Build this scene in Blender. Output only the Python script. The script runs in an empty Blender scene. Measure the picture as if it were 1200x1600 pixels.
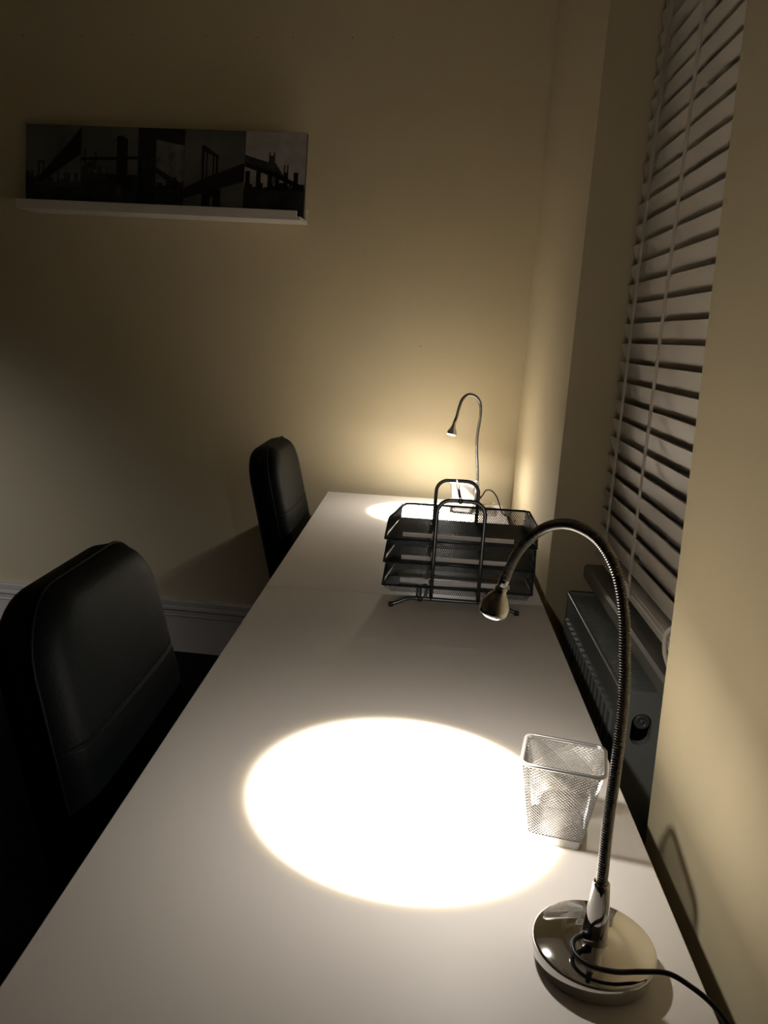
import bpy, math, random
from math import pi, sin, cos, radians as rad
from mathutils import Vector, Matrix

random.seed(7)
S = bpy.context.scene
COL = S.collection

# ------------------------------------------------------------------ camera
cam_d = bpy.data.cameras.new('camera')
cam = bpy.data.objects.new('camera', cam_d)
COL.objects.link(cam)
CAMZ = 1.26
yaw, pitch, roll = rad(2.55), rad(12.6), rad(3.4)
fw = Vector((-sin(yaw)*cos(pitch), cos(yaw)*cos(pitch), -sin(pitch)))
r0 = Vector((cos(yaw), sin(yaw), 0))
u0 = r0.cross(fw)
rt = cos(roll)*r0 + sin(roll)*u0
up = -sin(roll)*r0 + cos(roll)*u0
M = Matrix((rt, up, -fw)).transposed().to_4x4()
M.translation = Vector((0, 0, CAMZ))
cam.matrix_world = M
cam_d.sensor_fit = 'VERTICAL'
cam_d.sensor_height = 36.0
cam_d.sensor_width = 27.0
cam_d.lens = 36.0*1240/1600
cam_d.clip_start = 0.02
S.camera = cam

# ------------------------------------------------------------------ world, view
S.view_settings.view_transform = 'Standard'
S.view_settings.look = 'None'
S.view_settings.gamma = 1
S.view_settings.exposure = 0.0
S.view_settings.use_curve_mapping = False
w = bpy.data.worlds.new('night')
S.world = w
w.use_nodes = True
w.node_tree.nodes['Background'].inputs[0].default_value = (0.02, 0.025, 0.04, 1)
w.node_tree.nodes['Background'].inputs[1].default_value = 0.15

LAMP_COL = (1.0, 0.94, 0.86)
BEAM_W = 34.0        # narrow beam of each desk lamp
SPILL_W = 1.25        # wide spill around the beam
HALL_W = 30.0         # dim light from the hall side, left of the frame
HALL_COL = (0.92, 0.93, 1.0)

def area_light(name, loc, aim, sx, sy, power, col):
    d = bpy.data.lights.new(name, 'AREA')
    d.shape = 'RECTANGLE'; d.size = sx; d.size_y = sy
    d.energy = power; d.color = col
    o = bpy.data.objects.new(name, d); COL.objects.link(o)
    o.location = loc
    o.rotation_euler = (Vector(aim)-Vector(loc)).to_track_quat('-Z', 'Y').to_euler()
    return o
hd = bpy.data.lights.new('hall_light', 'SPOT')
hd.energy = HALL_W; hd.color = HALL_COL; hd.spot_size = rad(70); hd.spot_blend = 1.0; hd.shadow_soft_size = 0.15
hall = bpy.data.objects.new('hall_light', hd); COL.objects.link(hall)
hall.location = (-2.7, 1.5, 0.95)
hall.rotation_euler = (Vector((-2.0, 2.95, 0.22))-hall.location).to_track_quat('-Z', 'Y').to_euler()

# ------------------------------------------------------------------ materials
def new_mat(name):
    m = bpy.data.materials.new(name); m.use_nodes = True
    return m, m.node_tree, m.node_tree.nodes['Principled BSDF']

def mat(name, col, rough=0.5, metal=0.0, spec=0.5, bump=0.0, bscale=80, vary=0.0, vscale=3, coat=0.0):
    m, t, b = new_mat(name)
    b.inputs['Base Color'].default_value = (*col, 1)
    b.inputs['Roughness'].default_value = rough
    b.inputs['Metallic'].default_value = metal
    b.inputs['Specular IOR Level'].default_value = spec
    b.inputs['Coat Weight'].default_value = coat
    b.inputs['Coat Roughness'].default_value = 0.12
    tc = t.nodes.new('ShaderNodeTexCoord')
    if vary > 0:
        n = t.nodes.new('ShaderNodeTexNoise'); n.inputs['Scale'].default_value = vscale
        n.inputs['Detail'].default_value = 4
        t.links.new(tc.outputs['Object'], n.inputs['Vector'])
        r = t.nodes.new('ShaderNodeValToRGB')
        r.color_ramp.elements[0].position = 0.3; r.color_ramp.elements[1].position = 0.7
        r.color_ramp.elements[0].color = (*[c*(1-vary) for c in col], 1)
        r.color_ramp.elements[1].color = (*[min(1, c*(1+vary)) for c in col], 1)
        t.links.new(n.outputs['Fac'], r.inputs['Fac'])
        t.links.new(r.outputs['Color'], b.inputs['Base Color'])
    if bump > 0:
        n = t.nodes.new('ShaderNodeTexNoise'); n.inputs['Scale'].default_value = bscale
        n.inputs['Detail'].default_value = 5
        t.links.new(tc.outputs['Object'], n.inputs['Vector'])
        bp = t.nodes.new('ShaderNodeBump'); bp.inputs['Strength'].default_value = bump
        bp.inputs['Distance'].default_value = 0.002
        t.links.new(n.outputs['Fac'], bp.inputs['Height'])
        t.links.new(bp.outputs['Normal'], b.inputs['Normal'])
    return m

def emit(name, col, strength):
    m, t, b = new_mat(name)
    b.inputs['Base Color'].default_value = (0.9, 0.9, 0.9, 1)
    b.inputs['Emission Color'].default_value = (*col, 1)
    b.inputs['Emission Strength'].default_value = strength
    return m

WALL = mat('cream_paint', (0.61, 0.525, 0.345), 0.7, spec=0.25, bump=0.12, bscale=60, vary=0.02, vscale=2)
WHITE = mat('white_paint', (0.62, 0.58, 0.52), 0.45, bump=0.05)
CEIL = mat('ceiling_paint', (0.60, 0.56, 0.48), 0.9)
WALL_DIM = mat('dimmed_wall_paint', (0.40, 0.34, 0.24), 0.8)  # wall paint darkened on the unseen walls to cut bounce light
CARPET = mat('dark_carpet', (0.012, 0.013, 0.022), 0.95, spec=0.1, bump=0.8, bscale=300, vary=0.3, vscale=60)
DESK = mat('desk_laminate', (0.66, 0.62, 0.58), 0.5, spec=0.25, bump=0.03, bscale=250)
DESK_EDGE = mat('desk_edge_band', (0.6, 0.57, 0.53), 0.5)
STEEL_W = mat('white_steel', (0.6, 0.58, 0.55), 0.4)
CHROME = mat('chrome', (0.62, 0.61, 0.60), 0.05, metal=1.0)
NECK = mat('ribbed_chrome', (0.22, 0.215, 0.21), 0.18, metal=1.0)
CORD = mat('black_cord', (0.006, 0.006, 0.007), 0.4, spec=0.25)
LENS = emit('lit_lamp_lens', (1.0, 0.93, 0.82), 12.0)
SILVER = mat('silver_wire_mesh', (0.38, 0.375, 0.37), 0.33, metal=0.9)
DARKW = mat('dark_grey_wire_mesh', (0.025, 0.033, 0.036), 0.45, metal=0.2, spec=0.3)
ROD = mat('grey_coated_rod', (0.10, 0.11, 0.115), 0.25, metal=0.7)
STRIP = mat('grey_lip_strip', (0.72, 0.70, 0.69), 0.4, metal=0.1)
LEATHER = mat('black_leather', (0.0042, 0.0058, 0.0064), 0.52, spec=0.09, bump=0.25, bscale=220)
BLACKP = mat('black_plastic', (0.01, 0.01, 0.01), 0.5)
BLIND = mat('blind_slat', (0.62, 0.57, 0.50), 0.5, bump=0.05, bscale=90)
TAPE = mat('ladder_tape', (0.55, 0.50, 0.43), 0.85)
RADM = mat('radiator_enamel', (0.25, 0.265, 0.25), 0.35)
SILL = mat('sill_paint', (0.24, 0.23, 0.20), 0.45)
HOLE_SHADE = mat('painted_hole_shade', (0.004, 0.004, 0.004), 1.0, spec=0.0)  # black that stands in for the shade inside holes and openings
FRAMEW = mat('window_frame', (0.55, 0.52, 0.47), 0.4)
P_SKY = mat('print_sky', (0.10, 0.105, 0.095), 0.2, vary=0.25, vscale=6)
P_CLOUD = mat('print_cloud_sky', (0.13, 0.13, 0.12), 0.22, vary=0.5, vscale=25)
P_GLARE = mat('print_glare_sky', (0.36, 0.34, 0.33), 0.22, vary=0.15, vscale=20)  # pale sky of the last print, with the panel's glare put into its colour
P_MID = mat('print_skyline', (0.04, 0.043, 0.04), 0.22, vary=0.3, vscale=40)
P_WATER = mat('print_water', (0.02, 0.024, 0.025), 0.22, vary=0.4, vscale=18)
P_BLACK = mat('print_black', (0.006, 0.006, 0.007), 0.22)
gm, gt, gb = new_mat('window_glass')
gb.inputs['Base Color'].default_value = (0.9, 0.95, 0.95, 1)
gb.inputs['Transmission Weight'].default_value = 1.0
gb.inputs['Roughness'].default_value = 0.0
GLASS = gm

# ------------------------------------------------------------------ helpers
class MB:
    """collects shapes, links them as one mesh object"""
    def __init__(s): s.v = []; s.f = []; s.m = []; s.sm = []; s.mats = []
    def mi(s, m):
        if m not in s.mats: s.mats.append(m)
        return s.mats.index(m)
    def add(s, vs, fs, m, smooth=False):
        o = len(s.v); s.v += [tuple(v) for v in vs]
        k = s.mi(m)
        for f in fs:
            s.f.append(tuple(i+o for i in f)); s.m.append(k); s.sm.append(smooth)
    def box(s, a, b, m, bev=0.0):
        (x0, y0, z0), (x1, y1, z1) = a, b
        if bev <= 0:
            vs = [(x, y, z) for z in (z0, z1) for y in (y0, y1) for x in (x0, x1)]
            s.add(vs, [(0,2,3,1),(4,5,7,6),(0,1,5,4),(2,6,7,3),(0,4,6,2),(1,3,7,5)], m)
            return
        # bevelled in plan and at top / bottom edges
        e = bev
        vs = []
        for z, i in ((z0, e), (z0+e, 0), (z1-e, 0), (z1, e)):
            for (x, y) in ((x0+e, y0+i), (x1-e, y0+i), (x1-i, y0+e), (x1-i, y1-e), (x1-e, y1-i), (x0+e, y1-i), (x0+i, y1-e), (x0+i, y0+e)):
                vs.append((x, y, z))
        fs = [tuple(range(7, -1, -1)), tuple(range(24, 32))]
        for k in range(3):
            for i in range(8):
                j = (i+1) % 8
                fs.append((k*8+i, k*8+j, k*8+8+j, k*8+8+i))
        s.add(vs, fs, m)
    def prism(s, prof, axis, a, b, m, smooth=False):
        """prof: 2-D outline in the two other axes (ccw); extruded along axis from a to b"""
        n = len(prof)
        def P(p, t):
            if axis == 'x': return (t, p[0], p[1])
            if axis == 'y': return (p[0], t, p[1])
            return (p[0], p[1], t)
        vs = [P(p, a) for p in prof]+[P(p, b) for p in prof]
        fs = [tuple(range(n-1, -1, -1)), tuple(range(n, 2*n))]
        for i in range(n):
            j = (i+1) % n
            fs.append((i, j, n+j, n+i))
        s.add(vs, fs, m, smooth)
    def lathe(s, prof, c, m, n=48, axis=None):
        """prof: (r, h); about axis vector through c"""
        ax = Vector(axis).normalized() if axis else Vector((0, 0, 1))
        q = ax.to_track_quat('Z', 'Y')
        vs = []; fs = []
        k = len(prof)
        for (r, h) in prof:
            for i in range(n):
                t = 2*pi*i/n
                vs.append(Vector(c)+q @ Vector((r*cos(t), r*sin(t), h)))
        for a in range(k-1):
            for i in range(n):
                j = (i+1) % n
                fs.append((a*n+i, a*n+j, a*n+n+j, a*n+n+i))
        fs.append(tuple(range(n-1, -1, -1))); fs.append(tuple(range((k-1)*n, k*n)))
        s.add(vs, fs, m, True)
    def tube(s, pts, r, m, n=10, closed=False, flat=None):
        """pts list of vectors, r radius or list; flat=(w,h) makes a ribbon section"""
        P = [Vector(p) for p in pts]; N = len(P)
        rs = r if isinstance(r, (list, tuple)) else [r]*N
        T = []
        for i in range(N):
            a = P[i-1] if (i > 0 or closed) else P[i]
            b = P[(i+1) % N] if (i < N-1 or closed) else P[i]
            T.append((b-a).normalized())
        nrm = T[0].orthogonal().normalized()
        vs = []
        for i in range(N):
            if i > 0:
                q = T[i-1].rotation_difference(T[i]); nrm = q @ nrm
                nrm = (nrm - nrm.dot(T[i])*T[i]).normalized()
            bn = T[i].cross(nrm)
            for k in range(n):
                t = 2*pi*k/n
                vs.append(P[i]+rs[i]*(cos(t)*nrm+sin(t)*bn))
        fs = []
        for i in range(N if closed else N-1):
            j = (i+1) % N
            for k in range(n):
                l = (k+1) % n
                fs.append((i*n+k, i*n+l, j*n+l, j*n+k))
        if not closed:
            fs.append(tuple(range(n-1, -1, -1))); fs.append(tuple(range((N-1)*n, N*n)))
        s.add(vs, fs, m, n > 4)
    def strand(s, a, b, w, m, nrm):
        """one straight flat wire from a to b lying in a plane of normal nrm"""
        a = Vector(a); b = Vector(b); d = (b-a)
        if d.length < 1e-6: return
        side = d.cross(Vector(nrm)).normalized()*w/2; t = Vector(nrm).normalized()*w*0.35
        vs = [a-side-t, a+side-t, a+side+t, a-side+t, b-side-t, b+side-t, b+side+t, b-side+t]
        s.add(vs, [(0,1,5,4),(1,2,6,5),(2,3,7,6),(3,0,4,7)], m)
    def build(s, name, parent=None, origin=None):
        me = bpy.data.meshes.new(name)
        vs = s.v
        if origin: vs = [(x-origin[0], y-origin[1], z-origin[2]) for x, y, z in vs]
        me.from_pydata(vs, [], s.f)
        for m in s.mats: me.materials.append(m)
        me.polygons.foreach_set('material_index', s.m)
        me.polygons.foreach_set('use_smooth', s.sm)
        me.update()
        o = bpy.data.objects.new(name, me); COL.objects.link(o)
        if parent: o.parent = parent
        elif origin: o.location = origin
        return o

def tag(o, label=None, cat=None, group=None, kind=None):
    if label: o['label'] = label
    if cat: o['category'] = cat
    if group: o['group'] = group
    if kind: o['kind'] = kind
    return o

def thing(name, label, cat, loc, rz=0, group=None):
    o = bpy.data.objects.new(name, None); COL.objects.link(o)
    o.location = loc; o.rotation_euler = (0, 0, rz); o.empty_display_size = 0.05
    return tag(o, label, cat, group)

def copy_tree(o, parent=None):
    c = o.copy(); COL.objects.link(c)
    if parent: c.parent = parent
    for ch in list(o.children): copy_tree(ch, c)
    return c

def smooth_path(pts, n=12):
    """catmull-rom through pts"""
    P = [Vector(p) for p in pts]
    P = [2*P[0]-P[1]]+P+[2*P[-1]-P[-2]]
    out = []
    for i in range(1, len(P)-2):
        for k in range(n):
            t = k/n
            a, b, c, d = P[i-1], P[i], P[i+1], P[i+2]
            out.append(0.5*((2*b)+(c-a)*t+(2*a-5*b+4*c-d)*t*t+(3*b-a-3*c+d)*t**3))
    out.append(P[-2])
    return out

def resample(pts, step):
    L = [0]
    for a, b in zip(pts, pts[1:]): L.append(L[-1]+(b-a).length)
    n = max(2, int(L[-1]/step)); out = []; j = 0
    for k in range(n+1):
        t = L[-1]*k/n
        while j < len(L)-2 and L[j+1] < t: j += 1
        f = (t-L[j])/max(1e-9, L[j+1]-L[j])
        out.append(pts[j].lerp(pts[j+1], min(1, f)))
    return out

# ------------------------------------------------------------------ the room
DZ = 0.70                    # desk top height
NPX = 0.344                  # face of the near pier
PX = 0.33                    # face of the right hand wall
BY = 2.82                    # back wall at the right hand corner
BK = 0.0594                  # the back wall runs a little off square
ZC = 2.7
def struct(mb, name): return tag(mb.build(name), kind='structure')

m = MB(); m.box((-3.0, -1.6, -0.06), (0.75, 3.15, 0.0), CARPET); struct(m, 'floor')
m = MB(); m.box((-3.0, -1.6, ZC), (0.75, 3.15, ZC+0.06), CEIL); struct(m, 'ceiling')
m = MB(); m.prism([(-3.0, BY+(PX+3.0)*BK), (PX+0.42, BY-0.42*BK), (PX+0.42, BY+0.12), (-3.0, BY+(PX+3.0)*BK+0.12)], 'z', 0, ZC, WALL)
wb = struct(m, 'wall_back')
HOLES = [(-1.461, 2.185), (-1.252, 2.189), (-1.076, 2.193), (-0.953, 2.189), (-0.816, 2.194), (-0.639, 2.195), (-0.520, 2.195), (-0.322, 2.199), (-0.192, 2.202), (-0.033, 1.227)]
for hx, hz in HOLES:          # row of small nail holes high on the wall
    m = MB(); m.lathe([(0.0016, 0), (0.0016, 0.0008)], (hx, BY+(PX-hx)*BK+0.0001, hz), HOLE_SHADE, 10, (0, -1, 0)); m.build('nail_hole', wb)
m = MB(); m.box((-3.1, -1.6, 0), (-3.0, 3.1, ZC), WALL_DIM); struct(m, 'wall_left')
m = MB(); m.box((-3.1, -1.7, 0), (0.75, -1.6, ZC), WALL_DIM); struct(m, 'wall_front')
# right wall: near pier, recess, far pier; the pier edges lean very slightly
m = MB()
def pier(y0a, y0b, y1a, y1b, x0=PX, x1=0.75, z0=0, z1=ZC):
    vs = [(x0, y0a, z0), (x1, y0a, z0), (x1, y1a, z0), (x0, y1a, z0), (x0, y0b, z1), (x1, y0b, z1), (x1, y1b, z1), (x0, y1b, z1)]
    m.add(vs, [(3,2,1,0),(4,5,6,7),(0,1,5,4),(1,2,6,5),(2,3,7,6),(3,0,4,7)], WALL)
pier(-1.6, -1.6, 0.952, 1.135, x0=NPX)
pier(1.915, 1.890, BY+0.02, BY+0.02)
m.box((0.452, 0.85, 0), (0.75, 2.0, 0.70), WALL)       # wall below the sill
m.box((PX+0.13, 0.85, 2.45), (0.75, 2.0, ZC), WALL)    # head of the recess
struct(m, 'wall_right')
# window
m = MB()
X0, X1 = 0.56, 0.61
m.box((X0, 0.88, 0.738), (X1, 0.98, 2.45), FRAMEW)
m.box((X0, 1.82, 0.738), (X1, 1.92, 2.45), FRAMEW)
m.box((X0, 0.98, 0.738), (X1, 1.82, 0.80), FRAMEW)
m.box((X0, 0.98, 2.38), (X1, 1.82, 2.45), FRAMEW)
m.box((X0, 0.98, 1.55), (X1, 1.82, 1.60), FRAMEW)
win = struct(m, 'window_1')
m = MB(); m.box((0.582, 0.985, 0.80), (0.588, 1.815, 2.38), GLASS); o = m.build('window_pane', win)
# sill
m = MB()
m.prism([(0.418, 0.704), (0.56, 0.704), (0.56, 0.738), (0.422, 0.738), (0.416, 0.733), (0.416, 0.709)], 'y', 0.90, 1.905, SILL)
tag(m.build('trim_1'), kind='structure')
# moulded skirting on the back wall
m = MB()
prof = [(0, 0), (-0.018, 0), (-0.018, 0.146), (-0.024, 0.148), (-0.026, 0.152), (-0.024, 0.156), (-0.008, 0.160), (-0.007, 0.166), (-0.026, 0.172),
        (-0.031, 0.178), (-0.030, 0.186), (-0.024, 0.191), (-0.009, 0.193), (-0.008, 0.198), (-0.020, 0.201), (-0.021, 0.208), (-0.014, 0.213), (0, 0.215)]
xa, xb = -3.0, PX-0.001
n = len(prof)
vs = [(xa, BY+(PX-xa)*BK+p[0], p[1]) for p in prof]+[(xb, BY+(PX-xb)*BK+p[0], p[1]) for p in prof]
m.add(vs, [(i, (i+1) % n, n+(i+1) % n, n+i) for i in range(n)]+[tuple(range(n)), tuple(range(2*n-1, n-1, -1))], WHITE)
struct(m, 'baseboard_back')

# ------------------------------------------------------------------ desks
def make_desk(y0, y1, label):
    t = thing('desk', label, 'desk', (-0.02, (y0+y1)/2, 0), 0, 'white desks pushed end to end')
    x0, x1 = -0.328+0.02, 0.288+0.02
    h = (y1-y0)/2
    m = MB(); m.box((x0, -h, DZ-0.034), (x1, h, DZ), DESK, 0.0012); m.build('desk_top', t)
    for sx in (x0+0.06, x1-0.06):
        for sy in (-h+0.07, h-0.07):
            m = MB(); m.lathe([(0.02, 0.0), (0.022, 0.004), (0.022, 0.012), (0.017, 0.016), (0.024, DZ-0.04), (0.045, DZ-0.036), (0.045, DZ-0.034)], (sx, sy, 0), STEEL_W, 24)
            m.build('leg', t)
    return t
make_desk(0.475, 1.673, 'white rectangular desk nearest the camera, carrying the big chrome lamp')
make_desk(1.6755, 2.775, 'white rectangular desk at the back, pushed against the wall under the far lamp')

# ------------------------------------------------------------------ radiator
rad_t = thing('radiator', 'grey white panel radiator in the recess below the blind', 'radiator', (0.395, 1.56, 0))
RX0, RX1, RY0, RY1, RZ0, RZ1 = -0.030, 0.053, -0.265, 0.265, 0.12, 0.69
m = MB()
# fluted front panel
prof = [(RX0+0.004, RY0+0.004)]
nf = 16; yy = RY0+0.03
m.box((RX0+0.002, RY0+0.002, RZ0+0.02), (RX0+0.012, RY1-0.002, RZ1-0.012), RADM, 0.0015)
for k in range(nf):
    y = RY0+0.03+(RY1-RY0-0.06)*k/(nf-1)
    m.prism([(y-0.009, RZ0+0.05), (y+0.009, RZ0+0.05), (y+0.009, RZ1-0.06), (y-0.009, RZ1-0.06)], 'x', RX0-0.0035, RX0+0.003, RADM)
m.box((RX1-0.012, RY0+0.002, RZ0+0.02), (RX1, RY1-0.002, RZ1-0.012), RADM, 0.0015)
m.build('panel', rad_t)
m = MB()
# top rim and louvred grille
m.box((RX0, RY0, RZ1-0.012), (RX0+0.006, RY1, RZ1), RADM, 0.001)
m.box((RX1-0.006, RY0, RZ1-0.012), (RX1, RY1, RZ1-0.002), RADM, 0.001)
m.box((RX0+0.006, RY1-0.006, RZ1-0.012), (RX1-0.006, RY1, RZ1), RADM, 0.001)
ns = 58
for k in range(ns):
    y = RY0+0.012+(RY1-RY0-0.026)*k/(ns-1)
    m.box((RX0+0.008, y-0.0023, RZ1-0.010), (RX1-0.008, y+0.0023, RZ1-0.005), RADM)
m.box((RX0+0.006, RY0+0.004, RZ1-0.03), (RX1-0.006, RY1-0.006, RZ1-0.0292), HOLE_SHADE)  # black sheet added as painted shade under the slats
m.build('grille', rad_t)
# side panel with oval opening
m = MB()
ov = []
ocx, ocz, orr, oh = 0.016, 0.628, 0.0175, 0.024
for i in range(33):
    a = pi*i/32; ov.append((ocx+orr*cos(a), ocz+orr*sin(a)))
for i in range(33):
    a = pi+pi*i/32; ov.append((ocx+orr*cos(a), ocz-oh+orr*sin(a)))
out = []
for (x, z) in ov:
    # project outwards to the rounded panel outline
    dx, dz = x-ocx, z-(ocz-oh/2)
    best = 1e9
    if dx > 1e-9: best = min(best, (RX1-0.001-ocx)/dx)
    if dx < -1e-9: best = min(best, (RX0+0.001-ocx)/dx)
    if dz > 1e-9: best = min(best, (RZ1-0.002-(ocz-oh/2))/dz)
    if dz < -1e-9: best = min(best, (RZ0+0.02-(ocz-oh/2))/dz)
    out.append((ocx+dx*best, ocz-oh/2+dz*best))
corners = [(RX1-0.001, RZ1-0.002), (RX0+0.001, RZ1-0.002), (RX0+0.001, RZ0+0.02), (RX1-0.001, RZ0+0.02)]
for cx_, cz_ in corners:      # snap the nearest outer vertex onto each corner
    k = min(range(len(out)), key=lambda i: (out[i][0]-cx_)**2+(out[i][1]-cz_)**2)
    out[k] = (cx_, cz_)
n = len(ov)
for ya, yb in ((RY0-0.006, RY0),):
    vs = [(x, ya, z) for x, z in ov]+[(x, ya, z) for x, z in out]+[(x, yb+0.01, z) for x, z in ov]+[(x, yb, z) for x, z in out]
    fs = []
    for i in range(n):
        j = (i+1) % n
        fs += [(i, j, n+j, n+i), (i, 2*n+i, 2*n+j, j), (n+i, n+j, 3*n+j, 3*n+i)]
    m.add(vs, fs, RADM)
sp = m.build('side_panel', rad_t)
m = MB(); m.box((RX0+0.006, RY0+0.011, 0.55), (RX1-0.003, RY0+0.013, 0.655), HOLE_SHADE); m.build('shade_backing', sp)  # black sheet added to paint the shaded inside of the oval
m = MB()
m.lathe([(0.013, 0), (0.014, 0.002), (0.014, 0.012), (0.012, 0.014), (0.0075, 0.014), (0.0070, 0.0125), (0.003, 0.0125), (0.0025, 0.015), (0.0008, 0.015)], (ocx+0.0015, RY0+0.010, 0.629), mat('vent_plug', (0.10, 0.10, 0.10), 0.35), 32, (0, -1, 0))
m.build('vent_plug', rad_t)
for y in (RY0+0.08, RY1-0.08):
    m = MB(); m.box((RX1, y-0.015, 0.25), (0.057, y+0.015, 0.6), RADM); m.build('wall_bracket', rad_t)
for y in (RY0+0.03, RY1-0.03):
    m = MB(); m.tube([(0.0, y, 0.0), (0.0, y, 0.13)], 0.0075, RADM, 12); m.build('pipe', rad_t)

# ------------------------------------------------------------------ venetian blind
BX = 0.447
bl = thing('venetian_blind', 'pale wooden venetian blind hanging in the window recess', 'blind', (BX, 1.49, 0.741))
ya, yb = 1.00-1.49, 1.888-1.49
m = MB()
pitch_s = 0.0425; ang = rad(70); wd = 0.050; th = 0.0028
nsl = 38
ladders = [1.755-1.49, 1.53-1.49, 1.22-1.49, 1.06-1.49]
for k in range(nsl):
    z = 0.082+k*pitch_s
    ja = random.uniform(-0.012, 0.012)
    dx, dz = -cos(ang+ja)*wd/2, sin(ang+ja)*wd/2       # room side edge is the upper one
    nx, nz = dz, -dx
    l = math.hypot(nx, nz); nx, nz = nx/l*th/2, nz/l*th/2
    ea = random.uniform(-0.002, 0.002)
    # small crown across the slat
    pr = []
    for s_ in range(7):
        t = -1+2*s_/6; c = (1-t*t)*0.0012
        pr.append((t*dx-nx-c*nx/(th/2), z+t*dz-nz-c*nz/(th/2)))
    for s_ in range(6, -1, -1):
        t = -1+2*s_/6; c = (1-t*t)*0.0012
        pr.append((t*dx+nx-c*nx/(th/2), z+t*dz+nz-c*nz/(th/2)))
    m.prism(pr, 'y', ya+ea, yb+ea, BLIND)
m.build('slats', bl)
m = MB(); m.box((-0.012, ya, 0.024), (0.016, yb, 0.040), BLIND, 0.003)
m.box((-0.009, ya, 0.0405), (0.018, yb, 0.0445), BLIND, 0.001)
m.box((-0.011, ya, 0.0455), (0.016, yb, 0.0495), BLIND, 0.001); m.build('bottom_rail', bl)
m = MB(); m.box((-0.03, ya, 0.066+nsl*pitch_s), (0.03, yb, 0.066+nsl*pitch_s+0.05), BLIND, 0.002); m.build('head_rail', bl)
for y in ladders:
    m = MB()
    zt = 0.066+nsl*pitch_s
    pts = []
    hw = 0.010
    vs = []; fs = []
    zs = [0.040, 0.046, 0.056, 0.07]+[0.07+(zt-0.07)*i/12 for i in range(1, 13)]
    for i, z in enumerate(zs):
        tw = rad(80)*max(0, 1-(z-0.04)/0.035)**1.2
        xo = -0.013-0.010*min(1, (z-0.04)/0.035)
        dy, dx = cos(tw)*hw, sin(tw)*hw*0.5
        vs += [(xo-dx, y-dy, z), (xo+dx, y+dy, z), (xo+dx-0.0008, y+dy, z), (xo-dx-0.0008, y-dy, z)]
    for i in range(len(zs)-1):
        for k in range(4):
            fs.append((i*4+k, i*4+(k+1) % 4, i*4+4+(k+1) % 4, i*4+4+k))
    m.add(vs, fs, TAPE); m.build('ladder_tape', bl)
# pull cord with its looped end near the camera side of the blind
m = MB()
cy = 1.150-1.49
m.tube(smooth_path([(-0.036, cy, 0.9), (-0.036, cy, 0.4), (-0.036, cy, 0.14), (-0.037, cy+0.022, 0.110), (-0.039, cy+0.046, 0.098), (-0.041, cy+0.066, 0.078), (-0.040, cy+0.064, 0.052), (-0.037, cy+0.048, 0.035), (-0.036, cy+0.028, 0.026), (-0.034, cy+0.010, 0.020)], 8), 0.0038, TAPE, 8)
m.build('pull_cord', bl)

# ------------------------------------------------------------------ picture ledge and panel
def wy(x): return BY+(PX-x)*BK
AX0, AX1 = -1.43, -0.463
ledge_c = (-0.947, wy(-0.947), 1.611)
LG = thing('picture_ledge', 'narrow white picture ledge fixed to the cream back wall', 'shelf', ledge_c, -math.atan(BK))
m = MB()
LW = 0.497
m.box((-LW, -0.115, 0.0), (LW, -0.001, 0.012), WHITE, 0.001)
m.box((-LW, -0.012, 0.012), (LW, -0.001, 0.05), WHITE, 0.001)
m.build('shelf_board', LG)
m = MB(); m.box((-LW, -0.118, 0.0), (LW-0.012, -0.106, 0.030), WHITE, 0.001); m.build('front_lip', LG)

PW, PH, PT = 0.982, 0.270, 0.018
lean = rad(5)
pn = thing('bridge_picture', 'long dark panel of five black and white bridge photographs on the ledge', 'picture', (ledge_c[0]+0.004, ledge_c[1]-0.082, ledge_c[2]+0.0125), -math.atan(BK))
m = MB(); m.box((-PW/2, 0, 0), (PW/2, PT, PH), P_BLACK, 0.001); bd = m.build('backing_board', pn)
# prints: flat shapes, u 0..1 across the panel, v 0..1 up
m = MB()
lay = [0]
def poly(pts, mt, d):
    vs = [((-0.5+u)*PW, -0.0004-0.00015*d, v*PH) for u, v in pts]
    m.add(vs, [tuple(range(len(vs)))], mt)
def rect(u0, v0, u1, v1, mt, d): poly([(u0, v0), (u1, v0), (u1, v1), (u0, v1)], mt, d)
def sky_line(u0, u1, base, hmax, seed, mt, d, n=14):
    r = random.Random(seed); x = u0
    while x < u1:
        w_ = r.uniform(0.004, 0.014); hh = base+hmax*r.uniform(0.15, 1)
        rect(x, base-0.02, min(u1, x+w_), hh, mt, d); x += w_*r.uniform(0.8, 1.2)
def line(a, b, w_, mt, d):
    (u0, v0), (u1, v1) = a, b
    dx, dv = (u1-u0)*PW, (v1-v0)*PH; L = math.hypot(dx, dv)
    nx, nv = -dv/L*w_/2/PW, dx/L*w_/2/PH
    poly([(u0-nx, v0-nv), (u1-nx, v1-nv), (u1+nx, v1+nv), (u0+nx, v0+nv)], mt, d)
E5 = [0.0, 0.203, 0.410, 0.575, 0.788, 1.0]
sk = [P_SKY, P_SKY, P_CLOUD, P_SKY, P_GLARE]
wl = [0.27, 0.38, 0.30, 0.0, 0.33]
for i in range(5):
    a, b = E5[i]+0.0006, E5[i+1]-0.0006
    rect(a, 0.004, b, 0.996, sk[i], 0)
    if wl[i] > 0: rect(a, 0.004, b, wl[i], P_WATER, 1)
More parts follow.
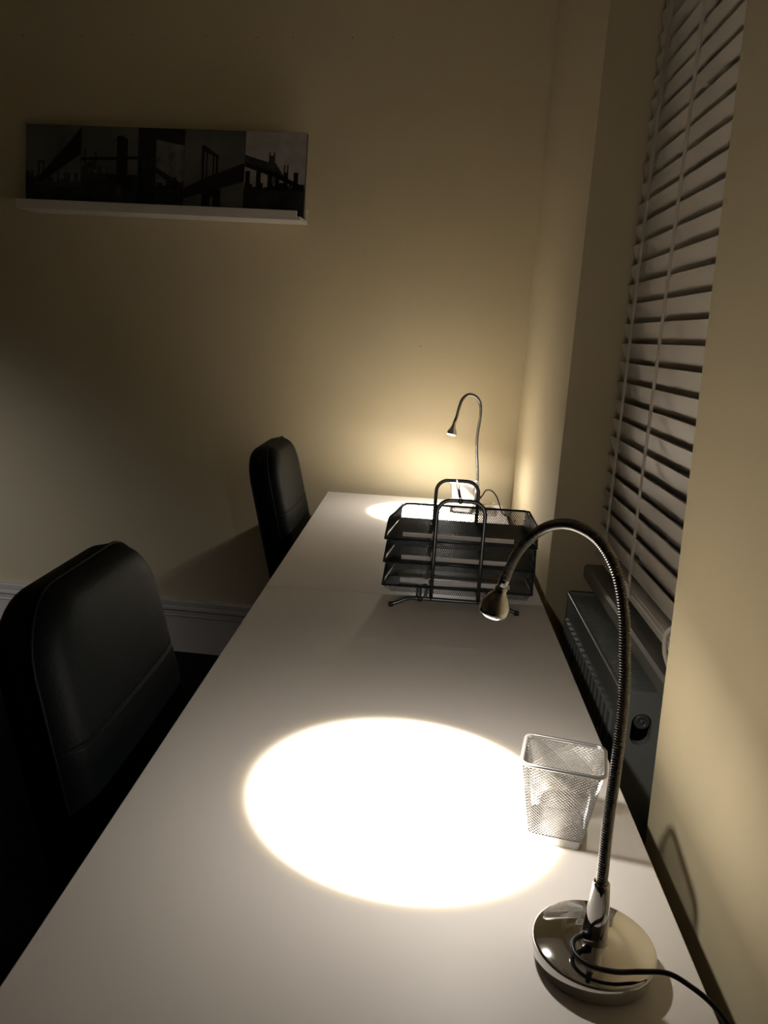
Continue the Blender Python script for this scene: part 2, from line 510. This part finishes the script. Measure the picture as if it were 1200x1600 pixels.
# 1: deck sweeping up to the right, small tower
sky_line(0.004, 0.20, 0.27, 0.17, 3, P_MID, 2)
poly([(0.035, 0.31), (0.06, 0.30), (0.10, 0.40), (0.202, 0.66), (0.202, 0.97), (0.10, 0.56)], P_BLACK, 3)
rect(0.045, 0.30, 0.052, 0.56, P_MID, 2); rect(0.063, 0.30, 0.069, 0.56, P_MID, 2); rect(0.043, 0.53, 0.071, 0.56, P_MID, 2)
line((0.11, 0.60), (0.175, 0.99), 0.0008, P_MID, 3); line((0.09, 0.5), (0.16, 0.95), 0.0008, P_MID, 3)
rect(0.002, 0.27, 0.012, 0.43, P_BLACK, 3)
# 2: stone tower with cables and level deck
sky_line(0.206, 0.30, 0.38, 0.16, 5, P_MID, 2); sky_line(0.215, 0.26, 0.5, 0.22, 8, P_MID, 1)
rect(0.205, 0.40, 0.408, 0.43, P_MID, 2)
poly([(0.205, 0.585), (0.33, 0.60), (0.408, 0.62), (0.408, 0.655), (0.33, 0.635), (0.205, 0.615)], P_BLACK, 3)
poly([(0.332, 0.30), (0.373, 0.30), (0.372, 0.85), (0.352, 0.895), (0.334, 0.89)], P_BLACK, 4)
for k in range(5): line((0.335, 0.86), (0.235+0.018*k, 0.62), 0.0006, P_MID, 3)
line((0.37, 0.86), (0.408, 0.80), 0.0014, P_BLACK, 3)
rect(0.30, 0.38, 0.408, 0.43, P_BLACK, 3)
# 3: massive tower seen close, clouds to its right
rect(0.4105, 0.01, 0.474, 0.995, P_BLACK, 3)
poly([(0.474, 0.86), (0.5745, 0.80), (0.5745, 0.995), (0.474, 0.995)], P_BLACK, 3)
for u in (0.430, 0.452): rect(u, 0.52, u+0.006, 0.64, P_MID, 4)
poly([(0.474, 0.47), (0.52, 0.36), (0.553, 0.31), (0.574, 0.30), (0.574, 0.34), (0.54, 0.40), (0.474, 0.53)], P_BLACK, 4)
sky_line(0.476, 0.574, 0.29, 0.10, 11, P_BLACK, 3)
rect(0.535, 0.3, 0.55, 0.42, P_BLACK, 3)
# 4: latticed tower over a rising deck
poly([(0.5765, 0.17), (0.787, 0.40), (0.787, 0.62), (0.66, 0.44), (0.5765, 0.30)], P_BLACK, 3)
rect(0.637, 0.40, 0.646, 0.80, P_BLACK, 4); rect(0.653, 0.40, 0.658, 0.77, P_BLACK, 4)
rect(0.676, 0.42, 0.681, 0.73, P_BLACK, 4); rect(0.687, 0.42, 0.695, 0.70, P_BLACK, 4)
poly([(0.636, 0.76), (0.697, 0.66), (0.697, 0.69), (0.645, 0.82), (0.636, 0.80)], P_BLACK, 4)
rect(0.640, 0.004, 0.670, 0.30, P_BLACK, 4); rect(0.680, 0.004, 0.708, 0.30, P_BLACK, 4); rect(0.66, 0.2, 0.70, 0.36, P_BLACK, 4)
# 5: cantilever bridge with pinnacled towers, going off to the right
poly([(0.789, 0.60), (0.90, 0.46), (0.999, 0.30), (0.999, 0.37), (0.93, 0.47), (0.89, 0.66), (0.872, 0.64), (0.83, 0.68), (0.789, 0.72)], P_MID, 2)
poly([(0.789, 0.58), (0.90, 0.46), (0.999, 0.33), (0.999, 0.36), (0.90, 0.52), (0.789, 0.64)], P_BLACK, 3)
for u, h_ in ((0.872, 0.76), (0.888, 0.76), (0.925, 0.62), (0.936, 0.62), (0.964, 0.5)):
    rect(u, 0.4, u+0.005, h_, P_MID, 3)
rect(0.872, 0.60, 0.893, 0.72, P_MID, 3)
for u in (0.792, 0.83, 0.87, 0.895, 0.925, 0.96): rect(u, 0.33, u+0.016, 0.53, P_BLACK, 3)
sky_line(0.79, 0.998, 0.33, 0.08, 21, P_BLACK, 3)
m.build('photo_prints', bd)
for ch in pn.children: ch.rotation_euler = (lean*-1, 0, 0)

# ------------------------------------------------------------------ wire mesh pencil cups
def rrect(a, b, r, n=6, cx=0, cy=0):
    """rounded rectangle points (ccw), half sizes a, b"""
    pts = []
    for (sx, sy, t0) in ((1, 1, 0), (-1, 1, 90), (-1, -1, 180), (1, -1, 270)):
        for k in range(n+1):
            t = rad(t0+90*k/n)
            pts.append((cx+sx*(a-r)+r*cos(t), cy+sy*(b-r)+r*sin(t)))
    return pts
def perim_fn(pts):
    L = [0]
    P = pts+[pts[0]]
    for p, q in zip(P, P[1:]): L.append(L[-1]+math.hypot(q[0]-p[0], q[1]-p[1]))
    def f(u):
        t = (u % 1.0)*L[-1]; 
        lo, hi = 0, len(L)-1
        while hi-lo > 1:
            md = (lo+hi)//2
            if L[md] <= t: lo = md
            else: hi = md
        g = (t-L[lo])/max(1e-9, L[lo+1]-L[lo])
        return (P[lo][0]*(1-g)+P[lo+1][0]*g, P[lo][1]*(1-g)+P[lo+1][1]*g)
    return f, L[-1]
CUPH = 0.100
def make_cup(label, loc, rz):
    t = thing('pencil_cup', label, 'pencil cup', loc, rz, 'silver mesh pencil cups')
    top = (0.0462, 0.0365, 0.011); bot = (0.0295, 0.0290, 0.008)
    def at(u, z):
        g = z/CUPH
        pts = perim_cache.setdefault(round(g, 4), None)
        if pts is None:
            a, b, r = [bot[i]+(top[i]-bot[i])*g for i in range(3)]
            pts = perim_fn(rrect(a, b, r))[0]; perim_cache[round(g, 4)] = pts
        x, y = pts(u); return Vector((x, y, z))
    perim_cache = {}
    m = MB()
    N = 60; K = 30; z0, z1 = 0.010, CUPH-0.003
    wr = 0.00042
    for sgn in (1, -1):
        for i in range(N):
            pts = []
            for k in range(K+1):
                g = k/K; z = z0+(z1-z0)*g
                pts.append(at(i/N+sgn*g*0.40, z))
            m.tube(pts, wr, SILVER, 4)
    m.build('mesh_wall', t)
    m = MB()
    m.tube([(x, y, CUPH-0.002) for x, y in rrect(*top, 8)], 0.0024, SILVER, 10, closed=True); m.build('rim', t)
    m = MB()
    o1 = rrect(bot[0]+0.001, bot[1]+0.001, bot[2], 8); o2 = rrect(bot[0]+0.0018, bot[1]+0.0018, bot[2], 8)
    o3 = rrect(bot[0]-0.001, bot[1]-0.001, bot[2]-0.002, 8)
    n = len(o1)
    vs = [(x, y, 0.0) for x, y in o1]+[(x, y, 0.011) for x, y in o2]+[(x, y, 0.011) for x, y in o3]+[(x, y, 0.0025) for x, y in o3]
    fs = [tuple(range(n-1, -1, -1)), tuple(range(3*n, 4*n))]
    for k in range(3):
        for i in range(n): fs.append((k*n+i, k*n+(i+1) % n, k*n+n+(i+1) % n, k*n+n+i))
    m.add(vs, fs, SILVER); m.build('base', t)
    return t
cup = make_cup('silver wire mesh pencil cup beside the bright spot on the near desk', (0.187, 0.845, DZ), rad(-12))
c2 = copy_tree(cup); c2.location = (0.145, 2.60, DZ); c2.rotation_euler = (0, 0, rad(-4))
c2['label'] = 'small silver mesh pencil cup beyond the letter trays, before the far lamp'

# ------------------------------------------------------------------ letter trays
LT = thing('letter_tray', 'three-tier dark grey wire mesh letter tray with looped rod frame', 'letter tray', (0.09, 1.72, DZ))
OX, OY, OZ = 0.09, 1.72, DZ
def L_(p): return Vector((p[0]-OX, p[1]-OY, p[2]-OZ))
LF, LBk = 1.600, 1.835
xl, xr = 0.038, 0.137
ztop = 0.936
for Y in (LF, LBk):
    m = MB()
    pts = [(xl, Y, 0.72), (xl, Y, 0.80), (xl, Y, ztop-0.035)]
    for k in range(1, 9):
        a = rad(180-90*k/8); pts.append((xl+0.028+0.028*cos(a), Y, ztop-0.028+0.028*sin(a)))
    for k in range(0, 9):
        a = rad(90-90*k/8); pts.append((xr-0.028+0.028*cos(a), Y, ztop-0.028+0.028*sin(a)))
    pts += [(xr, Y, 0.80), (xr, Y, 0.72)]
    m.tube([L_(p) for p in pts], 0.0042, ROD, 12)
    m.build('loop_frame', LT)
    m = MB()
    pts = smooth_path([(-0.046, Y-0.006, 0.7055), (-0.03, Y-0.003, 0.7105), (-0.012, Y, 0.718), (0.01, Y, 0.7205), (0.09, Y, 0.7205), (0.165, Y, 0.7205), (0.187, Y, 0.718), (0.204, Y-0.003, 0.7105), (0.220, Y-0.006, 0.7055)], 8)
    m.tube([L_(p) for p in pts], 0.0040, ROD, 12)
    for x in (-0.046, 0.220): m.lathe([(0.0046, 0), (0.0055, 0.002), (0.0055, 0.008), (0.003, 0.0105)], L_((x-0.004 if x < 0 else x+0.004, Y-0.006, 0.7055)), BLACKP, 16, (1 if x < 0 else -1, 0, 0))
    m.build('foot_bar', LT)
m = MB()
for x in (0.016, 0.160):
    m = MB(); m.tube([L_((x, LF, 0.7205)), L_((x, LBk, 0.7205))], 0.0028, ROD, 10)
    m.lathe([(0.0055, 0), (0.0055, 0.009)], L_((x, LF-0.0045, 0.7205)), ROD, 16, (0, 1, 0))
    m.build('side_rail', LT)
m = MB()
m.tube([L_((0.0845, LF, ztop)), L_((0.0845, LBk, ztop))], 0.0028, ROD, 10)
m.lathe([(0.0055, 0), (0.0055, 0.009)], L_((0.0845, LF-0.0045, ztop)), ROD, 16, (0, 1, 0))
tp = m.build('top_rail', LT); tp['label'] = 'grey rod joining the two loop tops'

def mesh_panel(m, quad, pitch, w, mt):
    """diagonal wire grid clipped to a planar quad given as 4 corners"""
    A, B, C, D = [Vector(q) for q in quad]
    nrm = (B-A).cross(D-A).normalized()
    ex = (B-A).normalized(); ey = nrm.cross(ex)
    P = [((q-A).dot(ex), (q-A).dot(ey)) for q in (A, B, C, D)]
    for ang_ in (rad(58), rad(-58)):
        d = (cos(ang_), sin(ang_)); nn = (-d[1], d[0])
        vals = [p[0]*nn[0]+p[1]*nn[1] for p in P]
        c = math.ceil(min(vals)/pitch)*pitch
        while c < max(vals):
            hits = []
            for i in range(4):
                p, q = P[i], P[(i+1) % 4]; a, b = vals[i]-c, vals[(i+1) % 4]-c
                if a*b < 0:
                    g = a/(a-b); hits.append((p[0]+(q[0]-p[0])*g, p[1]+(q[1]-p[1])*g))
            if len(hits) == 2:
                h = [A+ex*x+ey*y for x, y in hits]
                m.strand(h[0], h[1], w, mt, nrm)
            c += pitch
for lev, zf in enumerate((0.843, 0.793, 0.742)):
    # plan corners: front left/right, back left/right on the floor; rim above
    yf, yb_, yk = 1.612, 1.822, 1.668
    FL, FR, BR, BL = (-0.066, yf, zf), (0.250, yf, zf), (0.246, yb_, zf), (-0.040, yb_, zf)
    kL, kR, rL, rR = (-0.062, yk, zf+0.033), (0.256, yk, zf+0.033), (0.257, yb_+0.006, zf+0.033), (-0.030, yb_+0.006, zf+0.033)
    rR, rL = (0.257, yb_+0.006, zf+0.033), (-0.030, yb_+0.006, zf+0.033)
    m = MB(); pt, ww = 0.0037, 0.00135
    LQ = lambda *q: [L_(p) for p in q]
    mesh_panel(m, LQ(FL, FR, BR, BL), pt, ww, DARKW)                 # floor
    mesh_panel(m, LQ(BL, BR, rR, rL), pt, ww, DARKW)                 # back
    kFL = (-0.064, yk, zf); kFR = (0.251, yk, zf)
    mesh_panel(m, LQ((-0.064, yk, zf), BL, rL, kL), pt, ww, DARKW)   # left
    mesh_panel(m, LQ(FL, (-0.064, yk, zf), kL, (-0.0655, yf+0.0005, zf+0.002)), pt, ww, DARKW)
    mesh_panel(m, LQ((0.251, yk, zf), BR, rR, kR), pt, ww, DARKW)    # right
    mesh_panel(m, LQ(FR, (0.251, yk, zf), kR, (0.2505, yf+0.0005, zf+0.002)), pt, ww, DARKW)
    fl2, fr2 = (-0.050, yf-0.004, zf-0.012), (0.238, yf-0.004, zf-0.012)
    mesh_panel(m, LQ(fl2, fr2, FR, FL), pt, ww, DARKW)               # turned-down front edge
    tr = m.build('tray', LT)
    m = MB()
    loop = smooth = [L_(p) for p in (FL, kL, rL, rR, kR, FR)]
    m.tube(loop[:1]+[loop[0].lerp(loop[1], .9), loop[1].lerp(loop[2], .06), loop[1].lerp(loop[2], .5), loop[2].lerp(loop[1], .04), loop[2].lerp(loop[3], .03),
            loop[3].lerp(loop[2], .03), loop[3].lerp(loop[4], .04), loop[4].lerp(loop[3], .06), loop[4].lerp(loop[5], .1), loop[5]], 0.0026, DARKW, 10)
    m.tube([L_(FL), L_(FR)], 0.0022, DARKW, 10)
    m.build('rim', tr)
    m = MB()
    a, b = L_((-0.030, yf+0.020, zf+0.002)), L_((0.205, yf+0.020, zf+0.002))
    m.prism([(a.y, a.z), (a.y+0.003, a.z), (a.y+0.007, a.z+0.0075), (a.y+0.004, a.z+0.0085)], 'x', a.x, b.x, STRIP)
    st = m.build('floor_strip', tr); st['label'] = 'pale grey flat metal strip across the tray floor'

# ------------------------------------------------------------------ gooseneck lamps
def make_lamp(label, base, neck_pts, head_top, beam_dir, cord_pts, power=1.0):
    t = thing('desk_lamp', label, 'desk lamp', base)
    B = Vector(base)
    R_ = 0.0565
    m = MB()
    m.lathe([(R_*0.90, 0.0), (R_*0.955, 0.003), (R_, 0.016), (R_, 0.0195), (R_*0.985, 0.0212), (R_*0.96, 0.0220), (R_*0.5, 0.0232), (0.022, 0.0240), (0.0135, 0.0255)], (0, 0, 0), CHROME, 96)
    m.build('base', t)
    m = MB()
    m.lathe([(0.0150, 0.0235), (0.0125, 0.0265), (0.0118, 0.034), (0.0104, 0.055), (0.0082, 0.078), (0.0076, 0.0835), (0.0070, 0.0845), (0.0055, 0.0840)], (0, 0, 0), CHROME, 48)
    m.build('stem', t)
    pts = resample([Vector(p)-B for p in smooth_path(neck_pts, 16)], 0.00062)
    rs = [0.0047+0.0007*cos(2*pi*i/4) for i in range(len(pts))]
    m = MB(); m.tube(pts, rs, NECK, 16); m.build('gooseneck', t)
    # head: collar, bell shaped shade, rim, lens
    d = Vector(beam_dir).normalized(); h = Vector(head_top)-B
    m = MB()
    m.lathe([(0.0045, -0.006), (0.0056, -0.004), (0.0060, 0.002), (0.0050, 0.0065), (0.0044, 0.009)], h, CHROME, 32, d)
    m.build('collar', t)
    m = MB()
    outp = [(0.0042, 0.0080), (0.0062, 0.0092), (0.0070, 0.0113), (0.0064, 0.0137), (0.0080, 0.0170), (0.0118, 0.0228), (0.0150, 0.0293), (0.0163, 0.0351), (0.0164, 0.0387), (0.0158, 0.0404), (0.0150, 0.0400), (0.0148, 0.0342), (0.0135, 0.0293), (0.0100, 0.0244), (0.0020, 0.0236)]
    m.lathe(outp, h, CHROME, 48, d)
    m.build('shade', t)
    m = MB()
    m.lathe([(0.0005, 0.0345), (0.0143, 0.0345), (0.0143, 0.0400), (0.0125, 0.0427), (0.008, 0.0441), (0.0005, 0.0447)], h, LENS, 32, d)
    m.build('lens', t)
    # light
    lp = h+d*0.0460
    fd = bpy.data.lights.new('beam_fringe', 'SPOT')      # the warm ring a lens throws round its beam
    fd.energy = BEAM_W*power*0.10; fd.color = (1.0, 0.74, 0.34); fd.spot_size = BEAM_ANGLE+rad(4); fd.spot_blend = 0.14; fd.shadow_soft_size = 0.006
    fo = bpy.data.objects.new('beam_fringe', fd); COL.objects.link(fo); fo.parent = t
    fo.location = h+d*0.0460; fo.rotation_euler = d.to_track_quat('-Z', 'Y').to_euler()
    sd = bpy.data.lights.new('beam', 'SPOT')
    sd.energy = BEAM_W*power; sd.color = LAMP_COL; sd.spot_size = BEAM_ANGLE; sd.spot_blend = 0.12; sd.shadow_soft_size = 0.006
    so = bpy.data.objects.new('beam', sd); COL.objects.link(so); so.parent = t
    so.location = lp; so.rotation_euler = d.to_track_quat('-Z', 'Y').to_euler()
    ad = bpy.data.lights.new('spill', 'AREA'); ad.shape = 'DISK'; ad.size = 0.022
    ad.energy = SPILL_W*power; ad.color = LAMP_COL
    ao = bpy.data.objects.new('spill', ad); COL.objects.link(ao); ao.parent = t
    ao.location = h+d*0.0455; ao.rotation_euler = so.rotation_euler
    m = MB()
    cp = [Vector(p)-B for p in smooth_path(cord_pts, 10)]
    m.tube(cp, 0.0024, CORD, 10)
    c0 = cp[0]; dd = (cp[3]-cp[0]).normalized()
    m.lathe([(0.0042, 0), (0.0042, 0.004), (0.0032, 0.009)], c0, CORD, 14, dd)
    m.build('cord', t)
    return t
BEAM_ANGLE = rad(69)
b1 = (0.190, 0.645, DZ)
neck1 = [(0.190, 0.645, 0.779), (0.1898, 0.6455, 0.80), (0.1894, 0.646, 0.814), (0.189, 0.647, 0.848), (0.189, 0.646, 0.886), (0.189, 0.647, 0.929), (0.188, 0.649, 0.971),
         (0.185, 0.654, 1.010), (0.182, 0.658, 1.037), (0.177, 0.667, 1.063), (0.170, 0.678, 1.081), (0.161, 0.694, 1.093), (0.150, 0.712, 1.098), (0.139, 0.731, 1.097),
         (0.126, 0.751, 1.089), (0.114, 0.771, 1.073), (0.104, 0.788, 1.052), (0.0985, 0.797, 1.033), (0.0955, 0.8015, 1.018)]
head1 = (0.0945, 0.8035, 1.0165)
spot_c = Vector((0.032, 0.868, DZ))
bd1 = spot_c-Vector((0.086, 0.812, 0.97))
cord1 = [(0.185, 0.637, DZ+0.034), (0.176, 0.636, DZ+0.034), (0.1665, 0.628, DZ+0.033), (0.1665, 0.614, DZ+0.032), (0.178, 0.602, DZ+0.032), (0.198, 0.598, DZ+0.032),
         (0.222, 0.602, DZ+0.031), (0.245, 0.604, DZ+0.030), (0.264, 0.598, DZ+0.024), (0.281, 0.588, DZ+0.016), (0.292, 0.573, DZ+0.006), (0.298, 0.560, DZ-0.02), (0.302, 0.55, DZ-0.08), (0.303, 0.55, 0.30), (0.303, 0.56, 0.01)]
make_lamp('large chrome gooseneck lamp with ribbed neck and round base, nearest the camera', b1, neck1, head1, bd1, cord1)
b2 = (0.192, 2.675, DZ)
NECK2 = [(0.192, 2.675, 0.779), (0.1918, 2.6745, 0.80), (0.188, 2.670, 0.84), (0.1825, 2.664, 0.88), (0.1785, 2.659, 0.92), (0.1785, 2.657, 0.96), (0.1825, 2.659, 1.005), (0.180, 2.657, 1.05), (0.165, 2.642, 1.075),
         (0.140, 2.62, 1.085), (0.118, 2.600, 1.072), (0.108, 2.590, 1.045), (0.102, 2.585, 1.015), (0.097, 2.58, 1.000)]
cord2 = [(0.203, 2.667, DZ+0.034), (0.212, 2.662, DZ+0.045), (0.222, 2.650, DZ+0.066), (0.240, 2.640, DZ+0.068), (0.258, 2.63, DZ+0.05), (0.270, 2.62, DZ+0.022), (0.278, 2.60, DZ+0.004), (0.284, 2.57, DZ+0.003), (0.292, 2.55, DZ-0.002), (0.298, 2.54, DZ-0.04), (0.30, 2.54, 0.3), (0.30, 2.54, 0.02)]
make_lamp('chrome gooseneck desk lamp at the far end, against the cream back wall', b2, NECK2, (0.096, 2.579, 0.996), Vector((0.036, 2.545, DZ))-Vector((0.088, 2.58, 0.965)), cord2, 1.65)

# ------------------------------------------------------------------ office chairs
def chair_back(t):
    HW, H0, H1, RC = 0.203, 0.0, 0.50, 0.100     # half width, bottom, top, corner radius
    SE = 0.30                                     # seam height above the bottom of the back
    def half(z):
        d = min(H1-z, z-H0)
        if d >= RC: base_ = HW
        else: base_ = HW-RC+math.sqrt(max(0, RC*RC-(RC-d)**2))
        return base_*(1-0.06*max(0, (z-0.25))/0.25)
    zs = []
    for k in range(12): zs.append(H0+RC*(1-cos(pi/2*k/12)))
    z = RC
    n_ = 40
    for k in range(n_+1): zs.append(RC+(H1-2*RC)*k/n_)
    for s_ in (-0.006, -0.004, -0.0027, -0.0015, 0, 0.0015, 0.0027, 0.004, 0.006): zs.append(SE+s_)
    for k in range(1, 13): zs.append(H1-RC+RC*sin(pi/2*k/12))
    zs = sorted(set(round(z, 5) for z in zs))
    us = []
    for k in range(9): us.append(-1+0.16*(1-cos(pi/2*k/8)))
    for k in range(1, 24): us.append(-0.84+1.68*k/24)
    for k in range(8, -1, -1): us.append(1-0.16*(1-cos(pi/2*k/8)))
    def surf(u, z, front):
        hw = half(z); y = u*hw
        d = min(hw-abs(y), H1-z, z-H0)
        tp_ = 1-0.06*max(0, (z-0.25))/0.25
        qy, qz = abs(y)/tp_-(HW-RC), (z-(H1-RC) if z > 0.25 else (H0+RC)-z)
        if qy > 0 and qz > 0: d = max(0, RC-math.hypot(qy, qz))
        else: d = min(HW-abs(y)/tp_, H1-z, z-H0)
        re = 0.036
        e = re-math.sqrt(max(0, re*re-(re-min(d, re))**2))
        if front:
            puff = 0.012*(1-math.exp(-d/0.05))
            groove = 0.0035*math.exp(-((z-SE)/0.0022)**2)*min(1, d/0.015)
            wr = 0.0003*sin(z*60+y*25)*math.exp(-((z-SE)/0.06)**2)
            return (0.0-e+puff-groove+wr, y, z)
        return (-0.087+e, y, z)
    m = MB()
    nz, nu = len(zs), len(us)
    vs = []; fs = []
    for fr in (True, False):
        for z in zs:
            for u in us: vs.append(surf(u, z, fr))
    o = nz*nu
    for i in range(nz-1):
        for j in range(nu-1):
            a = i*nu+j
            fs.append((a, a+1, a+nu+1, a+nu)); fs.append((o+a, o+a+nu, o+a+nu+1, o+a+1))
    for i in range(nz-1):
        a = i*nu; fs.append((a, a+nu, o+a+nu, o+a))
        a = i*nu+nu-1; fs.append((a, o+a, o+a+nu, a+nu))
    for j in range(nu-1):
        a = j; fs.append((a, o+a, o+a+1, a+1))
        a = (nz-1)*nu+j; fs.append((a, a+1, o+a+1, o+a))
    m.add(vs, fs, LEATHER, True)
    b = m.build('backrest', t)
    pp = []
    for z in zs: pp.append((-0.024, half(z), z))
    for z in reversed(zs): pp.append((-0.024, -half(z), z))
    m = MB(); m.tube(resample([Vector(p) for p in pp], 0.01), 0.0022, LEATHER, 8, closed=True); m.build('piping', b)
    return b

def make_chair(label, loc, rz):
    t = thing('office_chair', label, 'chair', loc, rz, 'black leather office chairs at the desks')
    b = chair_back(t)
    b.location = (-0.335+0.04, 0, 0.435); b.rotation_euler = (0, -rad(13), 0)
    m = MB()
    prof = rrect(0.225, 0.235, 0.06, 8)
    n = len(prof); vs = []; fs = []
    rings = [(0.93, 0.36), (0.99, 0.372), (1.0, 0.39), (1.0, 0.42), (0.985, 0.437), (0.93, 0.448), (0.7, 0.456), (0.35, 0.458)]
    for s_, z in rings: vs += [(x*s_-0.055, y*s_, z) for x, y in prof]
    for k in range(len(rings)-1):
        for i in range(n): fs.append((k*n+i, k*n+(i+1) % n, k*n+n+(i+1) % n, k*n+n+i))
    fs += [tuple(range(n-1, -1, -1)), tuple(range((len(rings)-1)*n, len(rings)*n))]
    m.add(vs, fs, LEATHER, True); m.build('seat', t)
    m = MB()
    m.prism([(-0.395, 0.56), (-0.405, 0.56), (-0.375, 0.36), (-0.33, 0.335), (-0.05, 0.335), (-0.05, 0.350), (-0.325, 0.350), (-0.362, 0.37)], 'y', -0.03, 0.03, BLACKP)
    m.lathe([(0.016, 0), (0.02, 0.004), (0.02, 0.02), (0.012, 0.024)], (-0.392, 0.05, 0.54), BLACKP, 20, (0, 1, 0))
    m.build('back_bracket', t)
    m = MB(); m.lathe([(0.026, 0.09), (0.026, 0.22), (0.014, 0.221), (0.014, 0.34), (0.07, 0.345), (0.07, 0.36)], (-0.05, 0, 0), BLACKP, 24); m.build('gas_column', t)
    for k in range(5):
        a = 2*pi*k/5+0.3
        dx, dy = cos(a), sin(a)
        m = MB()
        m.tube([(-0.05+0.02*dx, 0.02*dy, 0.105), (-0.05+0.15*dx, 0.15*dy, 0.095), (-0.05+0.27*dx, 0.27*dy, 0.072)], [0.022, 0.018, 0.013], BLACKP, 10)
        lg = m.build('base_leg', t)
        m = MB()
        c = Vector((-0.05+0.265*dx, 0.265*dy, 0.027))
        for s_ in (-1, 1):
            m.lathe([(0.020, 0), (0.027, 0.003), (0.027, 0.015), (0.020, 0.018)], c+Vector((-dy, dx, 0))*(0.004 if s_ > 0 else -0.022), BLACKP, 20, (-dy, dx, 0))
        m.tube([c+Vector((0, 0, 0.0)), c+Vector((0, 0, 0.045))], 0.006, BLACKP, 8)
        m.build('castor', lg)
    return t
ch1 = make_chair('big black leather office chair at the near desk, left foreground', (-0.045, 1.075, 0), 0)
ch2 = copy_tree(ch1); ch2.location = (-0.03, 2.445, 0)
ch2['label'] = 'black leather office chair at the far desk, near the back wall'
